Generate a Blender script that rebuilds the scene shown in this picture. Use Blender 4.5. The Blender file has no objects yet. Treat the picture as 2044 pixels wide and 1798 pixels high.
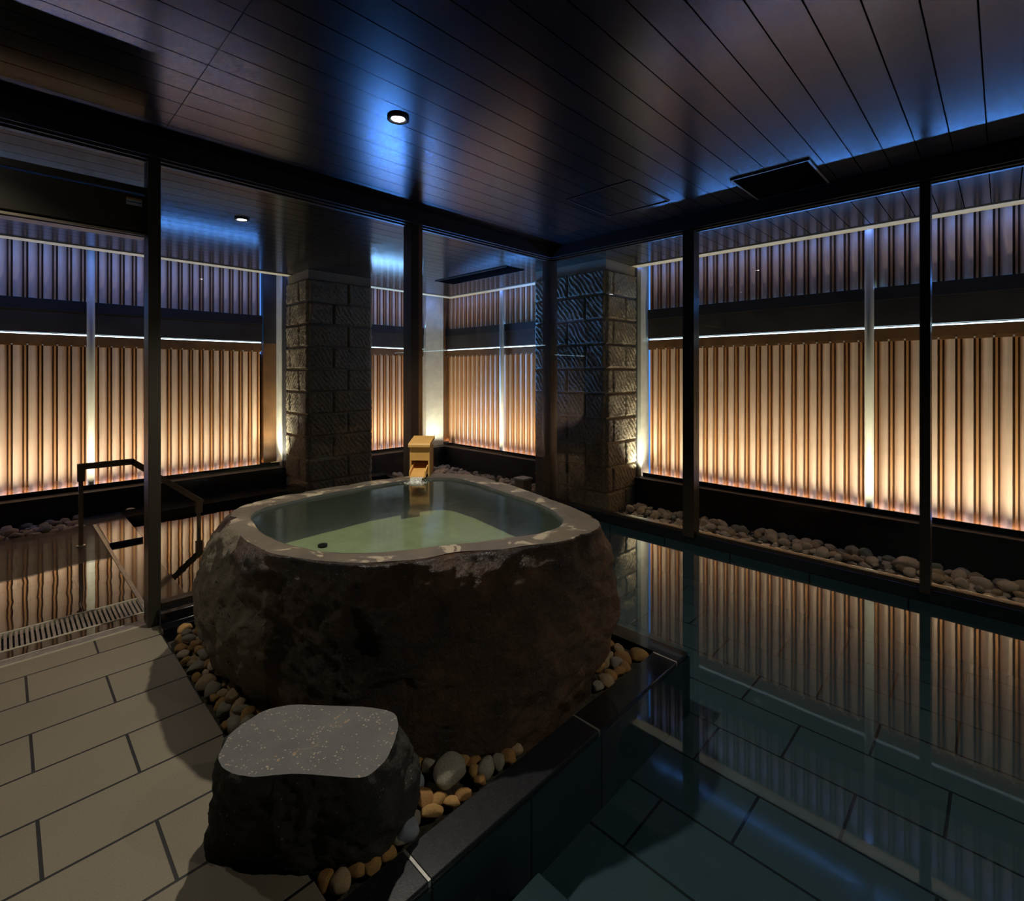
import bpy, bmesh, math, random
from mathutils import Vector, noise, Matrix
random.seed(7)
C = bpy.context.scene.collection
PI = math.pi

# ------------------------------------------------------------------ helpers
class MB:
    def __init__(s): s.v = []; s.f = []; s.sm = False
    def add(s, vs, fs):
        o = len(s.v); s.v += [tuple(v) for v in vs]; s.f += [tuple(i + o for i in f) for f in fs]; return s
    def box(s, x0, x1, y0, y1, z0, z1):
        vs = [(x0,y0,z0),(x1,y0,z0),(x1,y1,z0),(x0,y1,z0),(x0,y0,z1),(x1,y0,z1),(x1,y1,z1),(x0,y1,z1)]
        return s.add(vs, [(0,3,2,1),(4,5,6,7),(0,1,5,4),(1,2,6,5),(2,3,7,6),(3,0,4,7)])
    def prism(s, pts, z0, z1):
        n = len(pts)
        vs = [(p[0],p[1],z0) for p in pts] + [(p[0],p[1],z1) for p in pts]
        fs = [tuple(range(n-1,-1,-1)), tuple(range(n,2*n))] + [(i,(i+1)%n,(i+1)%n+n,i+n) for i in range(n)]
        return s.add(vs, fs)
    def cyl(s, c0, c1, r, n=16, r2=None):
        a = Vector(c0); b = Vector(c1); d = (b-a).normalized(); r2 = r if r2 is None else r2
        u = d.orthogonal().normalized(); w = d.cross(u)
        vs = [a + (u*math.cos(2*PI*i/n)+w*math.sin(2*PI*i/n))*r for i in range(n)] + [b + (u*math.cos(2*PI*i/n)+w*math.sin(2*PI*i/n))*r2 for i in range(n)]
        fs = [tuple(range(n-1,-1,-1)), tuple(range(n,2*n))] + [(i,(i+1)%n,(i+1)%n+n,i+n) for i in range(n)]
        return s.add(vs, fs)
    def bar(s, a, b, w, h):   # rectangular bar between two points, w across (horizontal), h in the vertical sense
        a = Vector(a); b = Vector(b); d = (b-a).normalized()
        up = Vector((0,0,1)) if abs(d.z) < .99 else Vector((1,0,0))
        x = d.cross(up).normalized()*w/2; y = x.cross(d).normalized()*h/2
        vs = [a-x-y, a+x-y, a+x+y, a-x+y, b-x-y, b+x-y, b+x+y, b-x+y]
        return s.add(vs, [(0,3,2,1),(4,5,6,7),(0,1,5,4),(1,2,6,5),(2,3,7,6),(3,0,4,7)])
    def build(s, name, mat, parent=None, bevel=0, smooth=False, origin=None):
        me = bpy.data.meshes.new(name)
        vs = s.v
        if origin is not None: vs = [(v[0]-origin[0], v[1]-origin[1], v[2]-origin[2]) for v in vs]
        me.from_pydata(vs, [], s.f); me.update()
        bm = bmesh.new(); bm.from_mesh(me); bmesh.ops.recalc_face_normals(bm, faces=bm.faces); bm.to_mesh(me); bm.free()
        if mat: me.materials.append(mat)
        if smooth: me.polygons.foreach_set('use_smooth', [True]*len(me.polygons))
        o = bpy.data.objects.new(name, me); C.objects.link(o)
        if origin is not None: o.location = origin
        if parent: o.parent = parent
        if bevel:
            b = o.modifiers.new('bevel', 'BEVEL'); b.width = bevel; b.segments = 2; b.limit_method = 'ANGLE'
        return o
def tag(o, label, cat, group=None, kind=None):
    o['label'] = label; o['category'] = cat
    if group: o['group'] = group
    if kind: o['kind'] = kind
    return o
def struct(o, label=None):
    o['kind'] = 'structure'
    if label: o['label'] = label
    return o
def empty(name, loc=(0,0,0)):
    o = bpy.data.objects.new(name, None); C.objects.link(o); o.location = loc; return o

# ------------------------------------------------------------------ materials
def newmat(name):
    m = bpy.data.materials.new(name); m.use_nodes = True; nt = m.node_tree; nt.nodes.clear()
    out = nt.nodes.new('ShaderNodeOutputMaterial'); return m, nt, out
def N(nt, t, **k):
    n = nt.nodes.new(t)
    for a, b in k.items():
        if a in n.inputs: n.inputs[a].default_value = b
        else: setattr(n, a, b)
    return n
def L(nt, a, b): nt.links.new(a, b)
def pbr(name, col, rough=.5, metal=0, spec=.5, coat=0, noise_s=0, noise_amt=0, bump=0, bump_s=40, emis=None):
    m, nt, out = newmat(name)
    p = N(nt, 'ShaderNodeBsdfPrincipled'); p.inputs['Base Color'].default_value = (*col, 1)
    p.inputs['Roughness'].default_value = rough; p.inputs['Metallic'].default_value = metal
    p.inputs['Specular IOR Level'].default_value = spec; p.inputs['Coat Weight'].default_value = coat
    p.inputs['Coat Roughness'].default_value = .05
    L(nt, p.outputs[0], out.inputs[0])
    tc = N(nt, 'ShaderNodeTexCoord')
    if noise_s:
        n = N(nt, 'ShaderNodeTexNoise', Scale=noise_s, Detail=5.0); L(nt, tc.outputs['Object'], n.inputs['Vector'])
        mx = N(nt, 'ShaderNodeMix', data_type='RGBA'); mx.inputs[6].default_value = (*[c*(1-noise_amt) for c in col], 1); mx.inputs[7].default_value = (*[min(1, c*(1+noise_amt)) for c in col], 1)
        cr = N(nt, 'ShaderNodeMapRange'); cr.inputs[1].default_value = .3; cr.inputs[2].default_value = .7
        L(nt, n.outputs[0], cr.inputs[0]); L(nt, cr.outputs[0], mx.inputs[0]); L(nt, mx.outputs[2], p.inputs['Base Color'])
    if bump:
        n2 = N(nt, 'ShaderNodeTexNoise', Scale=bump_s, Detail=6.0); L(nt, tc.outputs['Object'], n2.inputs['Vector'])
        b = N(nt, 'ShaderNodeBump', Strength=bump, Distance=.01); L(nt, n2.outputs[0], b.inputs['Height']); L(nt, b.outputs[0], p.inputs['Normal'])
    return m
def emit(name, col, s):
    m, nt, out = newmat(name); e = N(nt, 'ShaderNodeEmission', Strength=s); e.inputs[0].default_value = (*col, 1); L(nt, e.outputs[0], out.inputs[0]); return m
def math_n(nt, op, a, b=None, c=None):
    n = N(nt, 'ShaderNodeMath', operation=op)
    for i, x in enumerate((a, b, c)):
        if x is None: continue
        if isinstance(x, (int, float)): n.inputs[i].default_value = x
        else: L(nt, x, n.inputs[i])
    return n.outputs[0]
def schlick(nt, f0, power, normal=None):
    g = N(nt, 'ShaderNodeNewGeometry')
    d = N(nt, 'ShaderNodeVectorMath', operation='DOT_PRODUCT'); L(nt, normal if normal else g.outputs['Normal'], d.inputs[0]); L(nt, g.outputs['Incoming'], d.inputs[1])
    c = math_n(nt, 'ABSOLUTE', d.outputs['Value']); k = math_n(nt, 'SUBTRACT', 1.0, c); k = math_n(nt, 'POWER', k, power)
    return math_n(nt, 'MULTIPLY_ADD', k, 1-f0, f0)
def glassmat(name, tint, f0=.04, power=5, rough=0, bump=0, bump_s=3, bump_d=.01, stretch=None):
    m, nt, out = newmat(name)
    t = N(nt, 'ShaderNodeBsdfTransparent'); t.inputs[0].default_value = (*tint, 1)
    gl = N(nt, 'ShaderNodeBsdfGlossy', Roughness=rough)
    nrm = None
    if bump:
        tc = N(nt, 'ShaderNodeTexCoord'); n2 = N(nt, 'ShaderNodeTexNoise', Scale=bump_s, Detail=3.0); L(nt, tc.outputs['Object'], n2.inputs['Vector'])
        b = N(nt, 'ShaderNodeBump', Strength=bump, Distance=bump_d); L(nt, n2.outputs[0], b.inputs['Height']); L(nt, b.outputs[0], gl.inputs['Normal']); nrm = b.outputs[0]
    f = schlick(nt, f0, power)
    mx = N(nt, 'ShaderNodeMixShader'); L(nt, f, mx.inputs[0]); L(nt, t.outputs[0], mx.inputs[1]); L(nt, gl.outputs[0], mx.inputs[2]); L(nt, mx.outputs[0], out.inputs[0])
    return m
def tilemat(name, col, jcol, rowax, row0, rowp, colp, colA, colB, jw, rough, coat=0, wet=None, var=.08, grain=180, f0_extra=None, bumpk=.15):
    """rows along one axis; rowax = axis index across rows; every second row shifts its cross joints"""
    m, nt, out = newmat(name)
    p = N(nt, 'ShaderNodeBsdfPrincipled'); L(nt, p.outputs[0], out.inputs[0])
    g = N(nt, 'ShaderNodeNewGeometry'); sp = N(nt, 'ShaderNodeSeparateXYZ'); L(nt, g.outputs['Position'], sp.inputs[0])
    R = sp.outputs[rowax]; T = sp.outputs[1-rowax]
    r = math_n(nt, 'DIVIDE', math_n(nt, 'SUBTRACT', R, row0), rowp); ri = math_n(nt, 'FLOOR', r); rf = math_n(nt, 'SUBTRACT', r, ri)
    odd = math_n(nt, 'FLOORED_MODULO', ri, 2.0)
    off = math_n(nt, 'MULTIPLY_ADD', odd, colB-colA, colA)
    c = math_n(nt, 'DIVIDE', math_n(nt, 'SUBTRACT', T, off), colp); ci = math_n(nt, 'FLOOR', c); cf = math_n(nt, 'SUBTRACT', c, ci)
    dr = math_n(nt, 'MULTIPLY', math_n(nt, 'MINIMUM', rf, math_n(nt, 'SUBTRACT', 1.0, rf)), rowp)
    dc = math_n(nt, 'MULTIPLY', math_n(nt, 'MINIMUM', cf, math_n(nt, 'SUBTRACT', 1.0, cf)), colp)
    d = math_n(nt, 'MINIMUM', dr, dc)
    j = N(nt, 'ShaderNodeMapRange'); j.inputs[1].default_value = jw*.5; j.inputs[2].default_value = jw*.5+.0015; L(nt, d, j.inputs[0])
    cmb = N(nt, 'ShaderNodeCombineXYZ'); L(nt, ri, cmb.inputs[0]); L(nt, ci, cmb.inputs[1])
    wn = N(nt, 'ShaderNodeTexWhiteNoise', noise_dimensions='2D'); L(nt, cmb.outputs[0], wn.inputs[0])
    n = N(nt, 'ShaderNodeTexNoise', Scale=grain, Detail=3.0); L(nt, g.outputs['Position'], n.inputs['Vector'])
    n3 = N(nt, 'ShaderNodeTexNoise', Scale=1.7, Detail=4.0); L(nt, g.outputs['Position'], n3.inputs['Vector'])
    k = math_n(nt, 'MULTIPLY_ADD', wn.outputs['Value'], var*2, 1-var)
    k = math_n(nt, 'MULTIPLY', k, math_n(nt, 'MULTIPLY_ADD', n.outputs[0], .5, .75))
    k = math_n(nt, 'MULTIPLY', k, math_n(nt, 'MULTIPLY_ADD', n3.outputs[0], .3, .85))
    vm = N(nt, 'ShaderNodeVectorMath', operation='SCALE'); vm.inputs[0].default_value = col; L(nt, k, vm.inputs['Scale'])
    mx = N(nt, 'ShaderNodeMix', data_type='RGBA'); mx.inputs[6].default_value = (*jcol, 1); L(nt, j.outputs[0], mx.inputs[0]); L(nt, vm.outputs[0], mx.inputs[7]); L(nt, mx.outputs[2], p.inputs['Base Color'])
    p.inputs['Roughness'].default_value = rough
    b = N(nt, 'ShaderNodeBump', Strength=bumpk, Distance=.002); L(nt, n.outputs[0], b.inputs['Height'])
    b2 = N(nt, 'ShaderNodeBump', Strength=.6, Distance=.003); L(nt, j.outputs[0], b2.inputs['Height']); L(nt, b.outputs[0], b2.inputs['Normal']); L(nt, b2.outputs[0], p.inputs['Normal'])
    if wet:      # a film of water lying on the tiles in puddles: glossy layer with its own Fresnel
        gl = N(nt, 'ShaderNodeBsdfGlossy', Roughness=wet.get('rough', .02)); 
        nw = N(nt, 'ShaderNodeTexNoise', Scale=2.2, Detail=2.0); L(nt, g.outputs['Position'], nw.inputs['Vector'])
        bw = N(nt, 'ShaderNodeBump', Strength=.12, Distance=.02); L(nt, nw.outputs[0], bw.inputs['Height'])
        bj = N(nt, 'ShaderNodeBump', Strength=.25, Distance=.002); L(nt, j.outputs[0], bj.inputs['Height']); L(nt, bw.outputs[0], bj.inputs['Normal']); L(nt, bj.outputs[0], gl.inputs['Normal'])
        f = schlick(nt, wet['f0'], wet['pow'])
        if 'ylo' in wet:   # puddled area between two lines across the slab
            mr = N(nt, 'ShaderNodeMapRange'); mr.inputs[1].default_value = wet['ylo']; mr.inputs[2].default_value = wet['yhi']; mr.inputs[3].default_value = wet.get('lo', 0); mr.inputs[4].default_value = wet.get('hi', 1)
            yy = math_n(nt, 'MULTIPLY_ADD', n3.outputs[0], .3, sp.outputs[1]); L(nt, yy, mr.inputs[0]); f = math_n(nt, 'MULTIPLY', f, mr.outputs[0])
        ms = N(nt, 'ShaderNodeMixShader'); L(nt, f, ms.inputs[0]); L(nt, p.outputs[0], ms.inputs[1]); L(nt, gl.outputs[0], ms.inputs[2]); L(nt, ms.outputs[0], out.inputs[0])
    return m
def plankmat(name, phase, seams, rough, col=(.012,.012,.014), pitch=.167, spec=.6, jw=.007):
    m, nt, out = newmat(name)
    p = N(nt, 'ShaderNodeBsdfPrincipled', Roughness=rough); p.inputs['Specular IOR Level'].default_value = spec; L(nt, p.outputs[0], out.inputs[0])
    g = N(nt, 'ShaderNodeNewGeometry'); sp = N(nt, 'ShaderNodeSeparateXYZ'); L(nt, g.outputs['Position'], sp.inputs[0])
    r = math_n(nt, 'DIVIDE', math_n(nt, 'SUBTRACT', sp.outputs[1], phase), pitch); rf = math_n(nt, 'FRACT', r)
    d = math_n(nt, 'MULTIPLY', math_n(nt, 'MINIMUM', rf, math_n(nt, 'SUBTRACT', 1.0, rf)), pitch)
    for s in seams:
        ds = math_n(nt, 'ABSOLUTE', math_n(nt, 'SUBTRACT', sp.outputs[0], s)); ds = math_n(nt, 'ADD', ds, .0015); 
        d = math_n(nt, 'MINIMUM', d, ds)
    j = N(nt, 'ShaderNodeMapRange'); j.inputs[1].default_value = jw*.4; j.inputs[2].default_value = jw*.6; L(nt, d, j.inputs[0])
    n = N(nt, 'ShaderNodeTexNoise', Scale=.9, Detail=3.0); L(nt, g.outputs['Position'], n.inputs['Vector'])
    mx = N(nt, 'ShaderNodeMix', data_type='RGBA'); mx.inputs[6].default_value = (0,0,0,1); mx.inputs[7].default_value = (*col, 1); L(nt, j.outputs[0], mx.inputs[0]); L(nt, mx.outputs[2], p.inputs['Base Color'])
    L(nt, math_n(nt, 'MULTIPLY', j.outputs[0], spec), p.inputs['Specular IOR Level'])
    L(nt, math_n(nt, 'MULTIPLY_ADD', n.outputs[0], .04, rough-.02), p.inputs['Roughness'])
    return m
def rockmat(name, cols, rough, scale, speck=None, bump=.6, coat=0, bscale=14, patch=None, patch_t=(.5,.58), xfade=None):
    m, nt, out = newmat(name)
    p = N(nt, 'ShaderNodeBsdfPrincipled'); L(nt, p.outputs[0], out.inputs[0])
    tc = N(nt, 'ShaderNodeTexCoord')
    oi = N(nt, 'ShaderNodeObjectInfo')
    va = N(nt, 'ShaderNodeVectorMath', operation='ADD'); L(nt, tc.outputs['Object'], va.inputs[0]); 
    sc = N(nt, 'ShaderNodeVectorMath', operation='SCALE'); sc.inputs[0].default_value = (13, 7, 5); L(nt, oi.outputs['Random'], sc.inputs['Scale']); L(nt, sc.outputs[0], va.inputs[1])
    P = va.outputs[0]
    n = N(nt, 'ShaderNodeTexNoise', Scale=scale, Detail=7.0, Roughness=.65); L(nt, P, n.inputs['Vector'])
    cr = N(nt, 'ShaderNodeValToRGB'); cr.color_ramp.elements[0].position = .3; cr.color_ramp.elements[0].color = (*cols[0], 1)
    cr.color_ramp.elements[1].position = .7; cr.color_ramp.elements[1].color = (*cols[-1], 1)
    for i, c in enumerate(cols[1:-1]):
        e = cr.color_ramp.elements.new(.3+.4*(i+1)/(len(cols)-1)); e.color = (*c, 1)
    L(nt, n.outputs[0], cr.inputs[0]); colo = cr.outputs[0]
    if patch:
        n5 = N(nt, 'ShaderNodeTexNoise', Scale=patch[1], Detail=6.0, Roughness=.6, Distortion=.8); L(nt, P, n5.inputs['Vector'])
        mr = N(nt, 'ShaderNodeMapRange'); mr.inputs[1].default_value = patch_t[0]; mr.inputs[2].default_value = patch_t[1]; L(nt, n5.outputs[0], mr.inputs[0])
        mx = N(nt, 'ShaderNodeMix', data_type='RGBA'); mx.inputs[7].default_value = (*patch[0], 1); L(nt, mr.outputs[0], mx.inputs[0]); L(nt, colo, mx.inputs[6]); colo = mx.outputs[2]
    if speck:
        v = N(nt, 'ShaderNodeTexVoronoi', Scale=speck[1]); L(nt, P, v.inputs['Vector'])
        v2 = N(nt, 'ShaderNodeTexNoise', Scale=speck[1]*.35, Detail=3.0); L(nt, P, v2.inputs['Vector'])
        q = math_n(nt, 'MULTIPLY', math_n(nt, 'LESS_THAN', v.outputs['Distance'], speck[2]), math_n(nt, 'GREATER_THAN', v2.outputs[0], speck[3]))
        mx = N(nt, 'ShaderNodeMix', data_type='RGBA'); mx.inputs[7].default_value = (*speck[0], 1); L(nt, q, mx.inputs[0]); L(nt, colo, mx.inputs[6]); colo = mx.outputs[2]
    L(nt, colo, p.inputs['Base Color'])
    p.inputs['Roughness'].default_value = rough; p.inputs['Coat Weight'].default_value = coat; p.inputs['Coat Roughness'].default_value = .15
    nb = N(nt, 'ShaderNodeTexNoise', Scale=bscale, Detail=10.0, Roughness=.7); L(nt, P, nb.inputs['Vector'])
    b = N(nt, 'ShaderNodeBump', Strength=bump, Distance=.03); L(nt, nb.outputs[0], b.inputs['Height']); L(nt, b.outputs[0], p.inputs['Normal']); L(nt, b.outputs[0], p.inputs['Coat Normal'])
    return m

M = {}
M['tile'] = tilemat('beige_floor_tile', (.23,.195,.135), (.012,.012,.012), 1, 1.861-.305*20, .305, .6, .389, .09, .009, .55, var=.05,
                    wet={'f0':.015, 'pow':5.5, 'rough':.25, 'ylo':2.4, 'yhi':4.2, 'lo':.1, 'hi':1.0})
M['tile_out'] = tilemat('wet_terrace_tile', (.045,.030,.020), (.01,.008,.006), 1, 1.861-.305*20, .305, .6, .389, .09, .008, .4, var=.1,
                    wet={'f0':.05, 'pow':2.9, 'rough':.015, 'ylo':5.62, 'yhi':5.70, 'lo':1.0, 'hi':.06})
_p = [n for n in M['tile_out'].node_tree.nodes if n.type == 'BSDF_PRINCIPLED'][0]; _p.inputs['Roughness'].default_value = .65; _p.inputs['Specular IOR Level'].default_value = .15
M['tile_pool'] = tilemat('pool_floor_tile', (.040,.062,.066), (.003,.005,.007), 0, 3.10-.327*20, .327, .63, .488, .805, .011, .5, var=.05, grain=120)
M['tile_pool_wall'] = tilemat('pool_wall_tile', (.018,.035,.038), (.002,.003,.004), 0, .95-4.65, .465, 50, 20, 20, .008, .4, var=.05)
M['granite'] = rockmat('black_granite', [(.008,.008,.01),(.016,.017,.02)], .28, 60, speck=((.09,.09,.10), 260, .22, .5), bump=.08, bscale=200)
M['granite_wet'] = pbr('wet_black_granite', (.006,.006,.007), .12, coat=.6)
M['black_stone'] = pbr('black_stone_plinth', (.011,.010,.010), .42, noise_s=6, noise_amt=.5, bump=.1)
M['ceiling'] = plankmat('glossy_black_planks', .073, [.70], .24, col=(.004,.004,.005), spec=.45)
M['soffit'] = plankmat('glossy_soffit_planks', .073, [2.3, 3.85], .16, col=(.016,.014,.011), spec=.7)
M['frame'] = pbr('dark_bronze_frame', (.035,.026,.018), .35, metal=.4)
M['frame_grey'] = pbr('grey_bronze_mullion', (.05,.042,.03), .4, metal=.3)
M['dark'] = pbr('matt_black_wall', (.006,.006,.007), .6)
M['beam'] = pbr('brown_black_beam', (.035,.028,.022), .45, noise_s=3, noise_amt=.3)
M['brown'] = pbr('brown_steel_header', (.16,.075,.025), .45, noise_s=5, noise_amt=.25)
M['cream'] = pbr('cream_painted_edge', (.62,.56,.40), .5)
M['concrete'] = pbr('pale_concrete', (.58,.57,.44), .75, noise_s=8, noise_amt=.12, bump=.15, bump_s=30)
M['pole'] = pbr('cream_painted_pole', (.66,.62,.46), .4)
M['joint'] = pbr('dark_sealant', (.03,.028,.025), .7)
M['slat'] = pbr('warm_grained_louvre', (.74,.51,.34), .38, noise_s=4, noise_amt=.1, spec=.4)
M['strip'] = pbr('brown_louvre_fin', (.62,.30,.11), .45)
M['slot'] = pbr('dark_brown_slot', (.22,.11,.035), .6)
M['bolt'] = pbr('galvanised_bolt', (.75,.72,.62), .35, metal=.3)
M['steel'] = pbr('brushed_steel', (.45,.44,.40), .35, metal=.8, noise_s=20, noise_amt=.2)
M['rail'] = pbr('brown_handrail', (.13,.075,.03), .4)
M['block'] = rockmat('split_face_block', [(.18,.14,.08),(.29,.235,.14),(.40,.33,.21)], .9, 30, bump=1.0, bscale=70)
M['mortar'] = pbr('block_mortar', (.26,.215,.135), .9, bump=.2, bump_s=60)
M['wood'] = pbr('hinoki_wood', (.76,.43,.12), .45, noise_s=9, noise_amt=.08)
M['wood_pale'] = pbr('weathered_pale_wood', (.30,.24,.15), .6)
M['rock'] = rockmat('wet_dark_boulder', [(.010,.006,.003),(.045,.023,.010),(.085,.043,.017),(.17,.085,.035)], .38, 3.2, speck=((.11,.09,.04), 55, .25, .58), bump=1.0, coat=.35, bscale=16)
M['rim'] = rockmat('cut_tub_rim', [(.09,.07,.05),(.17,.135,.09)], .42, 5, bump=.12, bscale=30, coat=.2, patch=((.42,.34,.23), 6.0), patch_t=(.55,.60))
M['tub_in'] = rockmat('tub_interior', [(.34,.36,.21),(.50,.52,.34)], .7, 4, bump=.2)
M['tub_wall_shade'] = rockmat('shaded_tub_wall', [(.05,.055,.055),(.10,.105,.10)], .6, 4, bump=.2)  # darker than the basin bottom; shade of the steep wall put into the colour
M['facet'] = rockmat('grey_rough_lit_facet', [(.17,.14,.095),(.30,.25,.17)], .8, 12, speck=((.03,.03,.02), 50, .25, .55), bump=.7, bscale=40)  # grey facet made paler, light from the left put into its colour
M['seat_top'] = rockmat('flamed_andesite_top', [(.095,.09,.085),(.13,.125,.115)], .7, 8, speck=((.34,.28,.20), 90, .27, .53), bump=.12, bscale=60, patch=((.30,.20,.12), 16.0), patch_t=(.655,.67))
M['seat'] = rockmat('rough_shaded_andesite', [(.010,.010,.008),(.028,.027,.021),(.05,.047,.037)], .75, 9, speck=((.22,.20,.16), 60, .18, .58), bump=1.0, bscale=12)  # darker than the sawn top, shade on the front put into the colour
M['seat_side'] = M['seat']
PEB = {
 'golden': rockmat('golden_cobble', [(.28,.15,.04),(.48,.27,.08),(.60,.38,.15)], .6, 12, speck=((.12,.08,.04), 90, .25, .5), bump=.5, bscale=40),
 'tan': rockmat('tan_cobble', [(.28,.19,.09),(.46,.33,.18),(.58,.45,.27)], .7, 12, speck=((.15,.12,.08), 90, .25, .5), bump=.5, bscale=40),
 'grey': rockmat('grey_cobble', [(.20,.18,.12),(.33,.30,.22),(.42,.38,.28)], .7, 12, speck=((.10,.10,.09), 110, .25, .5), bump=.5, bscale=40),
 'rust': rockmat('rust_cobble', [(.22,.10,.03),(.42,.21,.06),(.50,.30,.12)], .55, 12, bump=.5, bscale=40),
 'pale': rockmat('pale_cobble', [(.40,.30,.19),(.56,.44,.30),(.66,.54,.39)], .75, 10, bump=.5, bscale=30),
 'blue': rockmat('blue_grey_cobble', [(.20,.24,.27),(.34,.39,.42)], .6, 12, bump=.4, bscale=40),
}
M['bed'] = pbr('dark_gravel_bed', (.05,.04,.025), .9, noise_s=40, noise_amt=.6, bump=1, bump_s=50)
M['glass'] = glassmat('clear_window_glass', (.97,.98,.97), f0=.035, power=5)
M['water'] = glassmat('pool_water', (.70,.84,.90), f0=.025, power=3.0, rough=.03, bump=.03, bump_s=1.6, bump_d=.01)
M['water_out'] = glassmat('outdoor_pool_water', (.5,.6,.62), f0=.05, power=2.2, rough=.01, bump=.04, bump_s=4, bump_d=.02)
M['water_tub'] = glassmat('tub_water', (.74,.82,.74), f0=.04, power=4, rough=.10, bump=.04, bump_s=7, bump_d=.02)
M['led_blue'] = emit('blue_led', (.08,.32,1.0), 60)
M['void'] = pbr('black_void', (.0015,.0015,.0015), 1, spec=0)
M['led_white'] = emit('white_led', (.62,.85,1.0), 9)
M['led_warm'] = emit('warm_led', (1.0,.66,.28), 330)
M['led_foot'] = emit('cool_foot_led', (.90,.80,1.0), 20)
M['lens'] = emit('lamp_lens', (1,.98,.95), 40)
M['white_label'] = pbr('sticker_white', (.45,.5,.62), .5)
M['orange_label'] = pbr('sticker_orange', (.5,.2,.03), .5)
M['blue_label'] = pbr('sticker_blue', (.02,.03,.2), .5)
M['stream'] = None
m, nt, out = newmat('falling_water')
t_ = N(nt, 'ShaderNodeBsdfTransparent'); g_ = N(nt, 'ShaderNodeBsdfPrincipled', Roughness=.25); g_.inputs['Base Color'].default_value = (.95,.95,.85,1)
n_ = N(nt, 'ShaderNodeTexNoise', Scale=1.0, Detail=3.0); tc_ = N(nt, 'ShaderNodeTexCoord'); mp_ = N(nt, 'ShaderNodeMapping'); mp_.inputs['Scale'].default_value = (90,90,6)
L(nt, tc_.outputs['Object'], mp_.inputs[0]); L(nt, mp_.outputs[0], n_.inputs['Vector'])
mr_ = N(nt, 'ShaderNodeMapRange'); mr_.inputs[1].default_value = .35; mr_.inputs[2].default_value = .75; mr_.inputs[3].default_value = .25; mr_.inputs[4].default_value = .95; L(nt, n_.outputs[0], mr_.inputs[0])
ms_ = N(nt, 'ShaderNodeMixShader'); L(nt, mr_.outputs[0], ms_.inputs[0]); L(nt, t_.outputs[0], ms_.inputs[1]); L(nt, g_.outputs[0], ms_.inputs[2]); L(nt, ms_.outputs[0], out.inputs[0])
M['stream'] = m

# ------------------------------------------------------------------ key planes (metres, floor z = 0)
GX, GY = 4.60, 3.878          # window planes
SX, SY = 6.188, 7.927         # louvre planes
CZ, EZ = 3.09, 3.03           # ceiling inside / outside
WZ = -.010                    # water level
X0, Y0 = -3.0, -5.0

# ------------------------------------------------------------------ floors
struct(MB().box(X0, .69, 1.29, 3.89, -.5, 0).build('floor', M['tile']), 'beige tiled floor left of the stone tub')
struct(MB().box(X0, .5, Y0, 1.29, -.5, 0).build('floor', M['tile']), 'beige tiled floor in the near part of the room')
struct(MB().box(.5, GX+.2, Y0, 1.29, -.6, -.35).box(2.76, GX+.2, 1.29, GY+.1, -.6, -.35).build('floor', M['tile_pool']), 'dark tiled bottom of the indoor pool')
struct(MB().box(.69, 2.62, 1.44, GY, -.3, -.05).build('floor', M['bed']), 'ground of the cobble bed around the stone tub')
struct(MB().box(X0, .69, 3.97, 4.10, -.5, 0).box(X0, .69, 4.40, 6.85, -.5, 0).build('floor', M['tile_out']), 'wet tiled terrace outside the opening')
struct(MB().box(X0, .7, 4.10, 4.40, -.5, -.04).build('floor', M['dark']), 'drain channel bottom')
struct(MB().box(X0, 4.2, 6.85, SY, -.5, -.06).box(4.2, SX+.1, GY+.1, SY, -.5, -.16).box(GX+.15, SX+.1, -2.2, GY+.1, -.5, -.16).build('floor', M['bed']), 'dark ground under the outdoor cobbles')
struct(MB().box(.69, 4.2, GY+.1, 6.85, -.9, -.45).build('floor', M['granite_wet']), 'dark bottom of the outdoor pool')
# coping stones
def coping(x0, x1, y0, y1, label, mat='granite'):
    o = MB().box(x0, x1, y0, y1, -.33, 0).build('coping_stone', M[mat], bevel=.004)
    o.location.z = 0; tag(o, label, 'coping stone', 'black granite coping stones of the indoor pool'); return o
coping(.503, .942, 1.292, 1.438, 'black granite coping stone nearest the bottom edge, before the stepping boulder')
coping(.952, 1.873, 1.292, 1.438, 'long speckled granite coping stone with a lamplit wedge beside the boulder')
coping(1.883, 2.618, 1.292, 1.438, 'wet black coping stone ending at the outer pool corner', 'granite_wet')
coping(2.628, 2.757, 1.292, 3.72, 'black wet coping stone running away from the pool corner behind the tub', 'granite_wet')
struct(MB().box(.503, .942, 1.30, 1.43, -.35, -.002).box(.952, 1.873, 1.30, 1.43, -.35, -.002).build('trim_9', M['joint']), 'grout core under the copings')
g = MB()
for x in (.947, 1.878): g.box(x-.005, x+.005, 1.293, 1.437, -.3, -.0005)
g.box(2.618, 2.628, 1.293, 1.437, -.3, -.0005)
struct(g.build('trim_1', M['steel']), 'pale grout joints between coping stones')
# pool walls lined with dark tile
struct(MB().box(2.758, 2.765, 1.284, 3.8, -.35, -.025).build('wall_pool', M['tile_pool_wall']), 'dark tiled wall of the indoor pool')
tag(MB().box(.9, 1.36, 1.04, 1.20, -.35, -.20).build('pool_step', M['tile_pool_wall'], bevel=.004), 'dark stone step under water at the foot of the pool wall', 'step')

struct(MB().box(4.565, 4.579, Y0, 3.73, -.35, -.02).box(2.77, 4.565, 3.715, 3.73, -.35, -.02).build('wall_pool', M['tile_pool']), 'dark tiled pool wall below the windows')
struct(MB().box(.5, 2.757, 1.284, 1.291, -.35, -.025).build('wall_pool', M['tile_pool_wall']), 'dark tiled pool wall facing the viewer')
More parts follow.
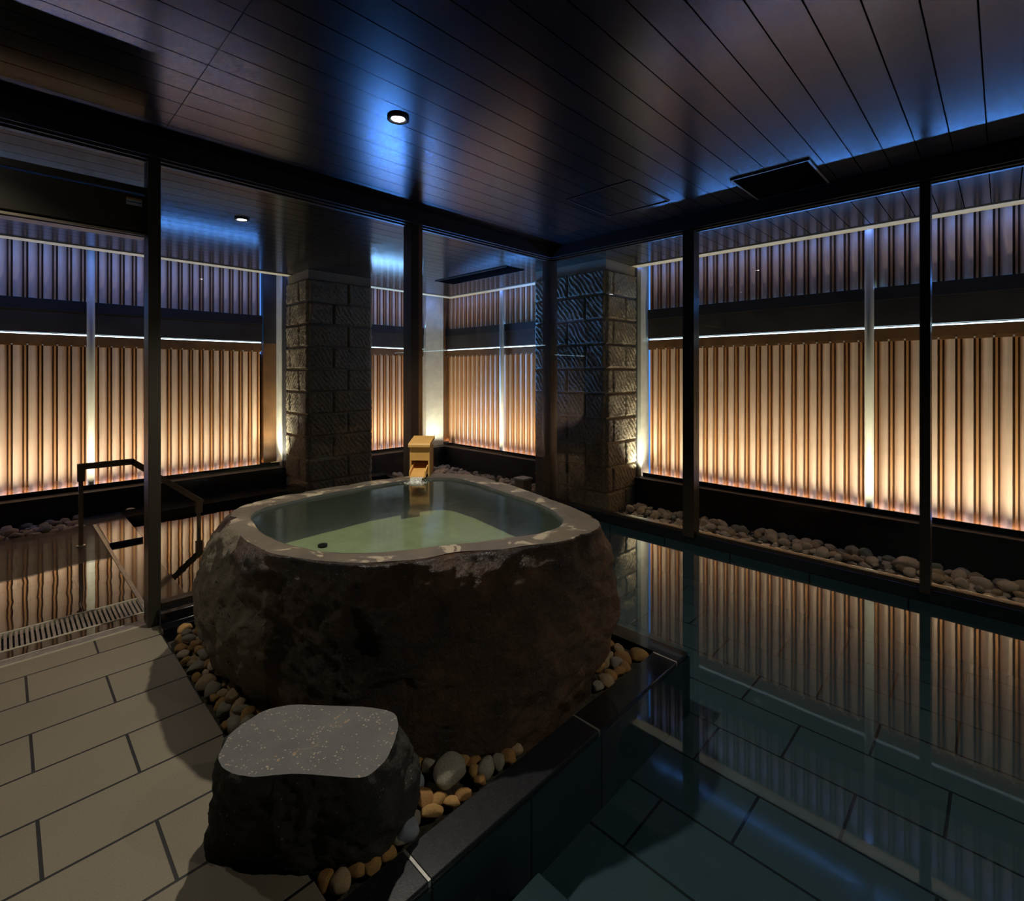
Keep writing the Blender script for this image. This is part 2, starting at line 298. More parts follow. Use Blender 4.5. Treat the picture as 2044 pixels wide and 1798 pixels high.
# water
w1 = MB().add([(.5,Y0,WZ),(GX+.05,Y0,WZ),(GX+.05,GY-.0,WZ),(2.757,GY,WZ),(2.757,1.292,WZ),(.5,1.292,WZ)], [(0,1,2,3,4,5)])
w1 = w1.build('pool_water', M['water']); tag(w1, 'still dark water of the indoor pool mirroring the louvres', 'water', kind='stuff')
w2 = MB().add([(.95,GY+.1,-.03),(4.2,GY+.1,-.03),(4.2,6.85,-.03),(.95,6.85,-.03)], [(0,1,2,3)]).build('outdoor_pool_water', M['water_out'])
tag(w2, 'dark outdoor pool water beyond the left window', 'water', kind='stuff')

# outdoor pool edges and terrace details
tag(MB().box(.70, .945, 3.97, 5.88, -.5, -.005).build('pool_edge_stone', M['granite_wet'], bevel=.004), 'wet dark stone edge between terrace and outdoor pool, near run', 'edge stone')
tag(MB().box(.70, .955, 5.895, 6.85, -.5, .03).build('pool_edge_stone', M['granite_wet'], bevel=.006), 'raised black stone block at the far end of the terrace edge', 'edge stone')
struct(MB().box(.675, .70, 3.97, 6.85, -.05, .006).build('trim_2', M['steel']), 'metal edge strip of the terrace')
struct(MB().box(.955, 4.2, 6.85, 7.2, -.5, .03).build('trim_3', M['granite_wet']), 'dark stone edge at the back of the outdoor pool')
struct(MB().box(4.2, 4.3, GY+.1, 7.2, -.5, -.0).build('trim_3', M['granite_wet']), 'dark stone edge at the side of the outdoor pool')
struct(MB().box(X0, .665, 3.892, 3.968, -.06, .004).build('trim_4', M['steel']), 'metal threshold track on the floor')
struct(MB().box(X0, .69, 3.884, 3.892, -.06, .006).box(X0, .69, 3.968, 3.974, -.06, .006).build('trim_4', M['cream']), 'pale rims of the threshold track')
gr = empty('drain_grate', (-.6, 4.25, 0))
tag(gr, 'long slotted steel drain grate in the terrace floor beside the threshold', 'grate')
f_ = MB().box(-2.4, .70, 4.10, 4.112, -.03, .004).box(-2.4, .70, 4.388, 4.40, -.03, .004).build('frame', M['cream']); f_.parent = gr; f_.location = (.6,-4.25,0)
b_ = MB(); x = -1.8
while x < .69: b_.box(x, x+.014, 4.112, 4.388, -.03, .001); x += .0235
b_ = b_.build('bar_rack', M['steel']); b_.parent = gr; b_.location = (.6,-4.25,0)

# ------------------------------------------------------------------ ceilings
struct(MB().box(X0, GX+.1, Y0, GY+.1, CZ, CZ+.1).build('ceiling', M['ceiling']), 'glossy black plank ceiling of the bath room')
struct(MB().box(X0, 5.85, GY+.1, 7.36, EZ, EZ+.1).box(GX+.1, 5.85, -2.2, GY+.1, EZ, EZ+.1).build('ceiling', M['soffit']), 'glossy dark plank soffit outside the windows')
struct(MB().box(X0, 6.0, 7.36, 7.51, EZ-.01, EZ+.03).box(5.85, 6.0, -2.2, 7.36, EZ-.01, EZ+.03).build('trim_5', M['cream']), 'cream edge board of the soffit')
struct(MB().box(X0, SX+.5, 7.40, SY+.5, 3.45, 3.5).box(5.90, SX+.5, -2.2, 7.40, 3.45, 3.5).build('ceiling', M['dark']), 'dark cover above the louvre gap')
# vents and hatch
v = empty('ceiling_vent', (4.22, 1.23, CZ)); tag(v, 'black rectangular air vent in the ceiling near the right windows', 'vent')
MB().box(-.30,-.285,-.27,.27,-.012,0).box(.285,.30,-.27,.27,-.012,0).box(-.285,.285,-.27,-.255,-.012,0).box(-.285,.285,.255,.27,-.012,0).build('frame', M['frame_grey'], v)
MB().box(-.285,.285,-.255,.255,-.006,0).build('grille', M['void'], v)
h = empty('access_hatch', (3.715, 2.365, CZ)); tag(h, 'flush square access hatch outlined in the black ceiling', 'hatch')
MB().box(-.325,-.315,-.31,.31,-.006,0).box(.315,.325,-.31,.31,-.006,0).box(-.315,.315,-.31,-.30,-.006,0).box(-.315,.315,.30,.31,-.006,0).build('frame', M['frame'], h)
v = empty('ceiling_vent', (4.88, 5.5, EZ)); tag(v, 'long black slot vent in the soffit beyond the corner window', 'vent')
MB().box(-.17,.17,-.77,.77,-.01,0).build('grille', M['void'], v); MB().box(-.18,-.17,-.78,.78,-.014,0).box(.17,.18,-.78,.78,-.014,0).build('frame', M['frame_grey'], v)

# ------------------------------------------------------------------ downlights
def downlight(x, y, z, label, power, ang=150, rad=.03, col=(1,.93,.80), blend=.6):
    r = empty('downlight', (x, y, z)); tag(r, label, 'downlight', 'recessed ceiling downlights')
    b = MB(); n = 32
    vs = []; fs = []
    prof = [(.062,0),(.062,-.012),(.050,-.016),(.040,-.008),(.038,0)]
    for i in range(n):
        a = 2*PI*i/n
        for (rr, zz) in prof: vs.append((rr*math.cos(a), rr*math.sin(a), zz))
    k = len(prof)
    for i in range(n):
        for j in range(k-1): fs.append((i*k+j, ((i+1)%n)*k+j, ((i+1)%n)*k+j+1, i*k+j+1))
    b.add(vs, fs).build('trim_ring', M['dark'], r, smooth=True)
    MB().cyl((0,0,-.004), (0,0,-.007), .036, 24).build('lens', M['lens'], r)
    ld = bpy.data.lights.new('downlight_lamp', 'SPOT'); ld.energy = power; ld.spot_size = math.radians(ang); ld.spot_blend = blend; ld.shadow_soft_size = rad; ld.color = col
    lo = bpy.data.objects.new('downlight_lamp', ld); C.objects.link(lo); lo.location = (0,0,-.04); lo.parent = r
downlight(1.62, 2.52, CZ, 'round downlight shining above the stone tub', 160, ang=112, blend=.45)
downlight(-.2, 3.4, CZ, 'round downlight over the tiled floor left of the frame', 36, ang=112, blend=.9)
downlight(1.56, 5.03, EZ, 'small round downlight in the outdoor soffit left of the block pillar', 3, ang=70, blend=1)
downlight(2.2, -1.2, CZ, 'added fill downlight behind the viewer', 85, ang=130, blend=.6)  # added fill lamp, unseen, brightens the tub front and coping

# ------------------------------------------------------------------ room shell
struct(MB().box(X0-.1, X0, Y0, SY+.4, -.5, 3.5).build('wall_left', M['dark']))
struct(MB().box(X0, SX+.4, Y0-.1, Y0, -.5, 3.5).build('wall_back', M['dark']))
struct(MB().box(GX, GX+.1, Y0, -1.40, -.5, CZ+.1).build('wall_right', M['dark']))
struct(MB().box(GX+.1, SX+.5, -2.3, -2.2, -.5, 3.5).build('wall_right', M['dark']))
struct(MB().box(X0, -1.45, GY-.05, GY+.1, -.5, CZ+.1).build('wall_front', M['dark']))
# beams over the glass
struct(MB().box(X0, GX, GY-.06, GY+.1, 2.965, CZ+.02).box(GX-.05, GX+.1, -1.45, GY+.1, 2.965, CZ+.02).build('trim_6', M['dark']), 'black beam above the windows')
hd = MB().box(-1.45, GX, GY-.03, GY+.07, 2.952, 2.972).box(GX-.03, GX+.07, -1.45, GY, 2.948, 2.968)
struct(hd.build('trim_7', M['frame_grey']), 'bronze head rail of the windows')
struct(MB().box(-1.45, GX-.02, GY+.0, GY+.03, 2.94, 2.952).box(GX, GX+.03, -1.45, GY, 2.936, 2.948).build('trim_7', M['frame']), 'glazing bead under the head rail')
# sills
struct(MB().box(.69, GX, GY-.14, GY+.1, -.5, .10).box(GX-.02, GX+.15, -1.5, GY-.14, -.6, .075).build('trim_8', M['granite_wet'], bevel=.004), 'black stone sill under the windows')
struct(MB().box(.69, 2.62, GY-.22, GY-.14, -.3, .035).build('trim_8', M['granite_wet'], bevel=.004), 'lower black stone step before the sill')
struct(MB().box(.72, GX, GY-.03, GY+.05, .10, .125).box(GX-.0, GX+.06, -1.45, GY-.03, .075, .10).build('trim_10', M['frame']), 'bronze bottom rail of the windows')
# mullions and posts
def post(x0, x1, y0, y1, mat, label, z0=0, z1=2.965):
    return struct(MB().box(x0, x1, y0, y1, z0, z1).build('trim_11', M[mat], bevel=.003), label)
post(.646, .712, GY-.05, GY+.09, 'frame_grey', 'grey bronze mullion beside the opening')
post(2.602, 2.685, GY-.045, GY+.08, 'frame', 'bronze mullion behind the wooden spout', .10)
post(2.685, 2.728, GY-.045, GY+.08, 'brown', 'brown cover strip of the mullion behind the spout', .10)
post(GX-.03, GX+.10, GY-.03, GY+.09, 'frame', 'bronze corner post of the glazing', .08)
post(GX-.05, GX+.07, 2.075, 2.185, 'frame', 'bronze mullion in the right windows', .05, 2.955)
post(GX-.05, GX+.07, .365, .425, 'frame', 'bronze mullion nearest the right edge', .05, 2.955)
post(GX-.05, GX+.07, -1.42, -1.35, 'frame', 'bronze end mullion of the right windows', .05, 2.955)
def pane(i, x0, x1, y0, y1, z0, z1, label):
    w = struct(empty('window_%d' % i, ((x0+x1)/2, (y0+y1)/2, z0)), label)
    MB().box(x0, x1, y0, y1, z0, z1).build('glass_pane', M['glass'], w).location = (-(x0+x1)/2, -(y0+y1)/2, -z0)
    return w
pane(1, -1.40, .646, GY+.01, GY+.02, 2.78, 2.94, 'glass transom above the door operator')
pane(2, .712, 2.602, GY+.01, GY+.02, .125, 2.94, 'tall window between opening and spout mullion')
pane(3, 2.728, GX-.03, GY+.01, GY+.02, .125, 2.94, 'tall window beside the corner post')
pane(4, GX+.01, GX+.02, 2.185, GY-.03, .10, 2.936, 'right window next to the corner post')
pane(5, GX+.01, GX+.02, .425, 2.075, .10, 2.936, 'wide middle window on the right')
pane(6, GX+.01, GX+.02, -1.35, .365, .10, 2.936, 'window at the right edge of the view')
# sliding door operator
op = empty('door_operator', (-.4, 3.96, 2.5)); tag(op, 'long grey box of a sliding door operator above the opening', 'door operator')
q = (.4, -3.96, -2.5)
def P(o): o.location = q; return o
P(MB().box(-1.42, .646, 3.90, 4.04, 2.50, 2.725).build('cover', M['frame_grey'], op, bevel=.004))
P(MB().box(-1.42, .646, 3.895, 4.04, 2.735, 2.78).build('top_rail', M['frame_grey'], op, bevel=.003))
P(MB().box(-1.42, .646, 3.93, 4.03, 2.47, 2.50).build('bottom_track', M['frame'], op))
P(MB().box(-1.42, .646, 3.905, 3.93, 2.475, 2.488).build('track_edge', M['wood_pale'], op))
lb = P(MB().box(.545, .625, 3.8985, 3.90, 2.655, 2.70).build('sticker', M['white_label'], op)); lb['label'] = 'small white warning sticker'
MB().box(.545, .625, 3.8978, 3.8985, 2.690, 2.70).build('sticker_band', M['orange_label'], lb); MB().box(.548, .622, 3.8978, 3.8985, 2.672, 2.677).build('sticker_line', M['blue_label'], lb)

# ------------------------------------------------------------------ louvre screens (local: a runs away from the corner, b towards the room)
def screen(ax, a0, a1, label, gap=0.0):
    """ax 'L' : left plane y=SY, a -> -X measured as world x ; ax 'R': plane x=SX, a -> -Y"""
    def W(a, b, z): return (a, SY-b, z) if ax == 'L' else (SX-b, a, z)
    pit = .1250; ph = .0816 if ax == 'L' else .060
    mid = (a0+a1)/2
    loc = W(mid, 0, .264); root = empty('louvre_screen', loc); tag(root, label, 'louvre screen', 'louvred screens around the baths')
    inv = (-loc[0], -loc[1], -loc[2])
    def bb(m, a_lo, a_hi, b_lo, b_hi, z0, z1):
        p = W(a_lo, b_lo, 0); q2 = W(a_hi, b_hi, 0)
        m.box(min(p[0],q2[0]), max(p[0],q2[0]), min(p[1],q2[1]), max(p[1],q2[1]), z0, z1)
    K = MB()
    def child(name, me, mat, co_, **kw):
        o = bpy.data.objects.new(name, me); C.objects.link(o); o.parent = root; o.location = (co_[0]-loc[0], co_[1]-loc[1], co_[2]-loc[2]); return o
    k0 = math.floor((a0-ph)/pit)-1; k1 = math.ceil((a1-ph)/pit)+1
    for k in range(k0, k1+1):
        c = ph + k*pit         # centre of the slot (bolt)
        for up in (0, 1):
            z0 = (.175, 2.464)[up]
            if c+.009 > a0 and c+.090 < a1: child('slat', SLAT[ax][up], None, W(c, 0, z0))
            if c-.025 > a0 and c < a1: child('fin', FIN[ax][up], None, W(c, 0, z0))
        if a0+.01 < c < a1-.01:
            child('bolt', BOLT[ax], None, W(c, 0, 1.93)); child('bolt', BOLT[ax], None, W(c, 0, 2.448))
    bb(K, a0, a1, -.075, -.052, .172, 1.93); bb(K, a0, a1, -.075, -.052, 2.46, 3.45)
    def fin(m, name, mat, **kw):
        o = m.build(name, mat, root, **kw); o.location = inv; return o
    fin(K, 'backing', M['slot'])
    m = MB(); bb(m, a0, a1, -.050, -.028, .175, .180); o = fin(m, 'uplight_bar', M['led_warm']); o['label'] = 'warm light at the foot of the slots'
    m = MB(); bb(m, a0, a1, -.075, .036, 1.918, 1.945); bb(m, a0, a1, -.06, .045, 1.945, 2.045); fin(m, 'header_rail', M['brown'])
    m = MB(); bb(m, a0, a1, -.02, .0, 2.053, 2.061); o = fin(m, 'light_strip', M['led_white']); o['label'] = 'thin cool white light line'
    m = MB(); bb(m, a0, a1, -.08, .048, 2.070, 2.33); fin(m, 'cross_beam', M['beam'])
    m = MB(); bb(m, a0, a1, -.10, -.02, 2.045, 2.070); bb(m, a0, a1, -.08, .060, 2.33, 2.445); bb(m, a0, a1, .055, .060, 2.445, 2.457); fin(m, 'upper_sill', M['dark'])
    m = MB(); bb(m, a0+.02, a1-.02, .044, .062, .190, .200); o = fin(m, 'foot_light', M['led_foot']); o['label'] = 'pale light line in the trough of the curb'
    return root
def Wl(ax, a, b, z): return (a, -b, z) if ax == 'L' else (-b, a, z)
def unlinked(m, name, mat):
    o = m.build(name, mat); me = o.data; bpy.data.objects.remove(o); return me
SLAT, FIN, BOLT = {}, {}, {}
for ax in 'LR':
    SLAT[ax] = []; FIN[ax] = []
    for hgt in (1.743, .97):
        n = 10; pts = []; lo, hi = .009, .086
        for i in range(n+1):
            t = i/n; pts.append((lo+(hi-lo)*t, .034-.050*max(0, (t-.30)/.70)**1.7))
        pts = [(lo, -.05)] + pts + [(hi, -.05)]; m_ = len(pts); vs = []
        for (a, b) in pts: vs += [Wl(ax, a, b, 0), Wl(ax, a, b, hgt)]
        fs = [(2*i, 2*i+2, 2*i+3, 2*i+1) for i in range(m_-1)] + [tuple(2*i for i in range(m_-1,-1,-1)), tuple(2*i+1 for i in range(m_)), (2*m_-2, 0, 1, 2*m_-1)]
        SLAT[ax].append(unlinked(MB().add(vs, fs), 'slat', M['slat']))
        p = Wl(ax, -.025, -.05, 0); q2 = Wl(ax, -.0085, .012, 0)
        FIN[ax].append(unlinked(MB().box(min(p[0],q2[0]), max(p[0],q2[0]), min(p[1],q2[1]), max(p[1],q2[1]), 0, hgt), 'fin', M['strip']))
    BOLT[ax] = unlinked(MB().cyl(Wl(ax,0,.034,0), Wl(ax,0,.050,0), .0075, 10), 'bolt', M['bolt'])
screen('L', -1.6, 2.72, 'long lit louvre screen left of the left block pillar, behind the handrail')
screen('L', 3.80, 5.63, 'narrow louvre screen between the left block pillar and the pale pier')
screen('L', 6.04, 6.10, 'very narrow strip of louvres in the far corner beside the pale pier')
screen('R', 4.60, 7.85, 'louvre screen running from the far corner to the right block pillar')
screen('R', -2.1, 3.44, 'long lit louvre screen on the right, behind the wide windows')
# side frames of the screens
struct(MB().box(2.745, 2.93, SY-.03, SY+.08, .26, 2.05).build('trim_12', M['brown']), 'brown end frame of the left louvres')
struct(MB().box(2.745, 2.93, SY-.03, SY+.08, 2.05, 3.45).build('trim_12', M['beam']), 'dark end frame of the upper left louvres')
# concrete
struct(MB().box(2.93, 3.9, 7.69, SY+.2, -.1, 3.45).build('wall_left', M['concrete']), 'pale concrete pier behind the left block pillar')
struct(MB().box(2.94, 3.9, 7.53, 7.69, -.1, 3.1).build('wall_left', M['joint']), 'dark joint beside the left block pillar')
struct(MB().box(5.63, 6.04, 7.80, SY+.2, -.1, 3.45).build('wall_front', M['concrete']), 'pale concrete pier near the far corner')
struct(MB().box(6.02, 6.23, 3.478, 4.6, -.2, 3.45).build('wall_right', M['concrete']), 'pale concrete pier behind the right block pillar')
struct(MB().box(5.97, 6.02, 3.53, 4.6, -.2, 3.1).build('wall_right', M['joint']), 'dark joint beside the right block pillar')
struct(MB().box(X0, -1.6, SY-.1, SY+.1, -.2, 3.45).build('wall_front', M['dark']), 'wall end beside the left louvres')
struct(MB().box(6.10, 6.4, 7.86, 8.2, .26, 3.45).build('trim_12', M['brown']), 'corner post of the louvre screens')
struct(MB().box(X0, SX+.5, SY+.30, SY+.33, -.5, 1.9).build('wall_front', M['dark']), 'boundary wall behind the louvres')
# plinths
pl_ = MB().box(X0, SX+.1, 7.56, 7.765, -.5, .22).box(5.89, 6.02, -2.2, 3.5, -.5, .22).box(5.89, 6.02, 4.6, 7.56, -.5, .22)
struct(pl_.build('wall_plinth', M['black_stone'], bevel=.004), 'low black stone wall under the louvres')
kb = MB().box(X0, 5.6, 7.765, 7.78, -.2, .27).box(X0, SX+.1, 7.78, SY+.1, -.2, .172).box(6.02, 6.04, -2.2, 3.45, -.2, .27).box(6.04, SX+.1, -2.2, 3.45, -.2, .172).box(6.02, 6.04, 4.6, 7.765, -.2, .27).box(6.04, SX+.1, 4.6, 7.765, -.2, .172)
struct(kb.build('trim_13', M['granite_wet']), 'black curb at the foot of the louvres')

# poles
def pole(x, y, label):
    o = MB().cyl((x,y,.172), (x,y,3.44), .039, 24).build('support_pole', M['pole'], smooth=False); 
    for p in o.data.polygons: p.use_smooth = len(p.vertices) == 4
    tag(o, label, 'pole', 'cream poles before the louvres')
pole(.753, SY-.108, 'cream round pole before the left louvres, rising behind the handrail')
pole(SX-.108, .958, 'cream round pole before the right louvres between the two big mullions')
pole(SX-.108, 6.21, 'cream round pole before the far louvres seen beside the spout')

# ------------------------------------------------------------------ block pillars
def block_face(m, org, du, n_, u0, u1, z0, z1, seed, sg=1):
    """one rough block: org point, du unit vector along face, n_ outward normal"""
    nu = max(8, int((u1-u0)/.010)); nz = max(8, int((z1-z0)/.010))
    vs = []; fs = []
    for j in range(nz+1):
        for i in range(nu+1):
            tu = i/nu; tz = j/nz; u = u0+(u1-u0)*tu; z = z0+(z1-z0)*tz
            edge = min(tu*(u1-u0), (1-tu)*(u1-u0), tz*(z1-z0), (1-tz)*(z1-z0))
            e = min(1, edge/.02)
            q_ = Vector((u*3+seed*3.7, z*3, seed))
            rid = math.sin((u*88 + sg*z*70) + 3.5*noise.noise(q_*2))      # diagonal split ridges
            d = .030*e**.5 + e*(.0085*rid*(.6+.6*noise.noise(q_*5)) + .012*noise.noise(q_*2.2) + .006*noise.noise(q_*14))
            p = Vector(org) + Vector(du)*u + Vector(n_)*d; vs.append((p.x, p.y, z))
    for j in range(nz):
        for i in range(nu):
            a = j*(nu+1)+i; fs.append((a, a+1, a+nu+2, a+nu+1))
    m.add(vs, fs)
def pillar(name, core, faces, label):
    root = empty(name, (core[0], core[2], -.2)); tag(root, label, 'pillar')
    inv = (-core[0], -core[2], .2)
    o = MB().box(*core, -.2, EZ+.005).build('mortar_core', M['mortar'], root); o.location = inv
    m = MB(); s = 0
    for (org, du, nn, A, B) in faces:
        sg = -1 if (org[0] > 5 and du[1] == 1) else 1
        z1 = 2.90; r = 0
        while z1 > -.15:
            z0 = max(-.2, z1-.312+.012)
            for (u0, u1) in (A if r % 2 == 0 else B):
                s += 1; block_face(m, org, du, nn, u0+.006, u1-.006, z0, z1, s, sg)
            z1 -= .312; r += 1
    o = m.build('block_facing', M['block'], root, smooth=True); o.location = inv
pillar('block_pillar', (2.955, 3.905, 6.815, 7.53), [
    ((2.955,6.815,0), (1,0,0), (0,-1,0), [(0,.57),(.57,.95)], [(0,.345),(.345,.95)]),
    ((2.955,6.815,0), (0,1,0), (-1,0,0), [(0,.255),(.255,.715)], [(0,.56),(.56,.715)]),
    ((3.905,6.815,0), (0,1,0), (1,0,0), [(0,.3),(.3,.715)], [(0,.56),(.56,.715)])],
    'tall pillar of rough split-face blocks behind the tub on the left')
pillar('block_pillar', (5.28, 5.97, 3.54, 4.71), [
    ((5.28,3.54,0), (0,1,0), (-1,0,0), [(0,.59),(.59,1.17)], [(0,.3),(.3,.88),(.88,1.17)]),
    ((5.28,3.54,0), (1,0,0), (0,-1,0), [(0,.13),(.13,.69)], [(0,.42),(.42,.69)]),
    ((5.28,4.71,0), (1,0,0), (0,1,0), [(0,.13),(.13,.69)], [(0,.42),(.42,.69)])],
    'tall pillar of rough split-face blocks outside the right corner window')

# ------------------------------------------------------------------ handrail outside
hr = empty('handrail', (.52, 6.1, 0)); tag(hr, 'brown square handrail stepping down into the outdoor pool', 'handrail')
def H(m, name, mat=M['rail'], **k):
    o = m.build(name, mat, hr, **k); o.location = (-.52, -6.1, 0); return o
H(MB().bar((.49,6.1,.735), (.915,6.1,.735), .04, .055).bar((.89,6.1,.742), (1.50,6.1,.225), .04, .055), 'rail', bevel=.003)
H(MB().box(.49,.545, 6.075,6.125, .60,.76).box(1.44,1.50, 6.075,6.125, .12,.25), 'bracket', bevel=.003)
H(MB().box(.50,.532, 6.084,6.116, 0,.62), 'post'); H(MB().box(1.452,1.484, 6.084,6.116, -.45,.15), 'post')
H(MB().cyl((.516,6.1,0), (.516,6.1,.008), .035, 20), 'flange', M['steel'])

# ------------------------------------------------------------------ stone tub
OUT = [(0.92,3.16),(0.84,2.96),(0.82,2.6),(0.83,2.34),(0.91,2.14),(1.01,1.99),(1.1,1.89),(1.27,1.79),(1.42,1.75),(1.59,1.63),(1.8,1.53),(1.91,1.48),(2.1,1.47),(2.23,1.51),(2.32,1.63),(2.4,1.86),(2.49,2.22),(2.59,2.67),(2.60,3.04),(2.52,3.2),(2.29,3.29),(1.94,3.36),(1.51,3.38),(1.2,3.36),(1.04,3.31)]
INN = [(0.99,3.06),(0.94,2.84),(0.92,2.59),(0.95,2.37),(1.03,2.18),(1.13,2.05),(1.23,1.97),(1.4,1.9),(1.6,1.8),(1.81,1.69),(1.98,1.65),(2.11,1.68),(2.2,1.75),(2.31,1.96),(2.38,2.34),(2.45,2.8),(2.45,3.03),(2.36,3.15),(2.19,3.20),(1.92,3.24),(1.46,3.24),(1.16,3.18),(1.04,3.14)]
BAS = [(0.80,3.0),(0.86,2.61),(0.93,2.25),(1.05,1.97),(1.18,1.77),(1.3,1.63),(1.52,1.50),(1.74,1.47),(2.05,1.48),(2.25,1.6),(2.38,1.9),(2.42,2.3),(2.4,2.8),(2.3,3.1),(2.0,3.25),(1.5,3.25),(1.1,3.22),(0.88,3.12)]
MID = [(0.75,3.2),(0.70,2.95),(0.74,2.6),(0.81,2.33),(0.92,2.06),(1.05,1.87),(1.2,1.75),(1.36,1.66),(1.55,1.54),(1.78,1.475),(2.08,1.46),(2.32,1.47),(2.42,1.62),(2.5,1.9),(2.54,2.3),(2.58,2.7),(2.58,3.05),(2.5,3.25),(2.2,3.35),(1.6,3.42),(1.1,3.42),(0.88,3.34)]
CXY = (1.70, 2.48)
def rad(poly, ang):
    """radius of a star-shaped outline in direction ang"""
    dx, dy = math.cos(ang), math.sin(ang); best = None
    n = len(poly)
    for i in range(n):
        x1, y1 = poly[i][0]-CXY[0], poly[i][1]-CXY[1]; x2, y2 = poly[(i+1)%n][0]-CXY[0], poly[(i+1)%n][1]-CXY[1]
        den = dx*(y2-y1)-dy*(x2-x1)
        if abs(den) < 1e-9: continue
        t = (x1*(y2-y1)-y1*(x2-x1))/den; s = (x1*dy-y1*dx)/den
        if t > 0 and -1e-6 <= s <= 1+1e-6: best = t if best is None else max(best, t)
    return best
NA = 420
def sm_r(poly, w=5):
    r = [rad(poly, 2*PI*i/NA) for i in range(NA)]
    return [sum(r[(i+k)%NA] for k in range(-w, w+1))/(2*w+1) for i in range(NA)]
rO, rI, rB, rM = sm_r(OUT), sm_r(INN, 7), sm_r(BAS), sm_r(MID)
TZ = .80
vs = []; rows = []
def ring(fr, fz):
    s = len(vs)
    for i in range(NA):
        a = 2*PI*i/NA; r = fr(i, a); vs.append((CXY[0]+r*math.cos(a), CXY[1]+r*math.sin(a), fz(i, a)))
    rows.append(s)
NZ = 90
def fbm(p, o=4):
    s = 0; am = 1
    for k in range(o): s += am*noise.noise(p); p = p*2.1; am *= .5
    return s
for j in range(NZ+1):
    t = j/NZ; z = -.06 + (TZ-.008+.06)*t
    def fr(i, a, t=t, z=z):
        zz = max(0, z)/TZ
        if zz < .45:
            k = zz/.45; k = math.sin(k*PI/2); base = rB[i]*(1-k)+rM[i]*k
        else:
            k = (zz-.45)/.55; k = k**1.9; base = rM[i]*(1-k)+rO[i]*k
        P_ = Vector((math.cos(a)*base*1.0, math.sin(a)*base*1.0, z*1.1))
        big = fbm(P_*2.0+Vector((3,1,5)), 3)
        rid = abs(fbm(P_*4.2+Vector((9,4,2)), 5))
        d = .034*big - .040*rid + .016
        fine = .008*fbm(P_*14, 4)
        fade = min(1, (1-t)/.06)
        chip = max(0, fbm(Vector((a*5, 2.7, t*2)), 4)-.25)*.10*min(1, max(0, (t-.75)/.2))
        curb_side = 1.0
        r = base + (d+fine)*(.25+.75*fade) - chip
        # keep clear of the copings
        y = CXY[1]+r*math.sin(a); x = CXY[0]+r*math.cos(a)
        if z < .05 and y < 1.452: r = (1.452-CXY[1])/math.sin(a)
        if x > 2.605: r = (2.605-CXY[0])/math.cos(a)
        return r
    ring(fr, lambda i, a, z=z: z)
def fr(i, a):
    chip = max(0, fbm(Vector((a*5, 2.7, 2)), 4)-.25)*.10
    P_ = Vector((math.cos(a)*rO[i], math.sin(a)*rO[i], TZ*1.1))
    r = rO[i] + .25*(.032*fbm(P_*2.0+Vector((3,1,5)), 3)-.028*abs(fbm(P_*4.2+Vector((9,4,2)), 5))+.012+.008*fbm(P_*14, 4)) - chip - .006
    if CXY[0]+r*math.cos(a) > 2.60: r = (2.60-CXY[0])/math.cos(a)
    return r
ring(fr, lambda i, a: TZ + .003*noise.noise(Vector((math.cos(a)*4, math.sin(a)*4, 0))))
body_rows = len(rows)
me_v = list(vs)
fs = []
for r in range(len(rows)-1):
    for i in range(NA):
        fs.append((rows[r]+i, rows[r]+(i+1)%NA, rows[r+1]+(i+1)%NA, rows[r+1]+i))
tub = empty('stone_tub', (CXY[0], CXY[1], 0)); tag(tub, 'huge dark boulder hollowed into a round hot bath in the middle of the room', 'stone bath')
tin = (-CXY[0], -CXY[1], 0)
bd = MB().add(vs, fs).build('boulder_body', M['rock'], tub, smooth=True); bd.location = tin
bd.data.materials.append(M['facet'])
for p in bd.data.polygons:
    c = p.center
    if c.x < .90 and 2.30 < c.y < 3.6 and c.z < .70 - .25*noise.noise(Vector((c.y*3, c.z*3, 0))) and (c.x-.86) < (c.y-2.44)*.5 + .03*noise.noise(Vector((c.y*9, c.z*9, 3))): p.material_index = 1
# rim ring
rs = []; rf = []
top = rows[-1]
K_ = 6
for k in range(K_+1):
    t = k/K_
    for i in range(NA):
        a = 2*PI*i/NA; vo = vs[top+i]; ri_ = rI[i] + .012*fbm(Vector((math.cos(a)*4, math.sin(a)*4, 8)), 3)
        xi, yi = CXY[0]+ri_*math.cos(a), CXY[1]+ri_*math.sin(a)
        x = vo[0]*(1-t)+xi*t; y = vo[1]*(1-t)+yi*t
        rs.append((x, y, TZ + .004*noise.noise(Vector((x*5, y*5, 0))) - (.006 if k == K_ else 0)))
for k in range(K_):
    for i in range(NA): rf.append((k*NA+i, k*NA+(i+1)%NA, (k+1)*NA+(i+1)%NA, (k+1)*NA+i))
o = MB().add(rs, rf).build('rim', M['rim'], tub, smooth=True); o.location = tin; o['label'] = 'smooth pale cut rim'
# basin
bs = []; bf = []
lev = [(1.0, TZ-.006), (.995, .74), (.98, .66), (.95, .60), (.91, .56), (.86, .54), (.6, .53), (.25, .53)]
for (k, z) in lev:
    for i in range(NA):
        a = 2*PI*i/NA; ri_ = (rI[i] + .012*fbm(Vector((math.cos(a)*4, math.sin(a)*4, 8)), 3))*k
        bs.append((CXY[0]+ri_*math.cos(a), CXY[1]+ri_*math.sin(a), z + .012*noise.noise(Vector((ri_*math.cos(a)*3, ri_*math.sin(a)*3, 1)))*(1 if z < .6 else 0)))
for k in range(len(lev)-1):
    for i in range(NA): bf.append((k*NA+i, k*NA+(i+1)%NA, (k+1)*NA+(i+1)%NA, (k+1)*NA+i))
bf.append(tuple((len(lev)-1)*NA+i for i in range(NA)))
o = MB().add(bs, bf).build('basin', M['tub_in'], tub, smooth=True); o.location = tin
o.data.materials.append(M['tub_wall_shade'])
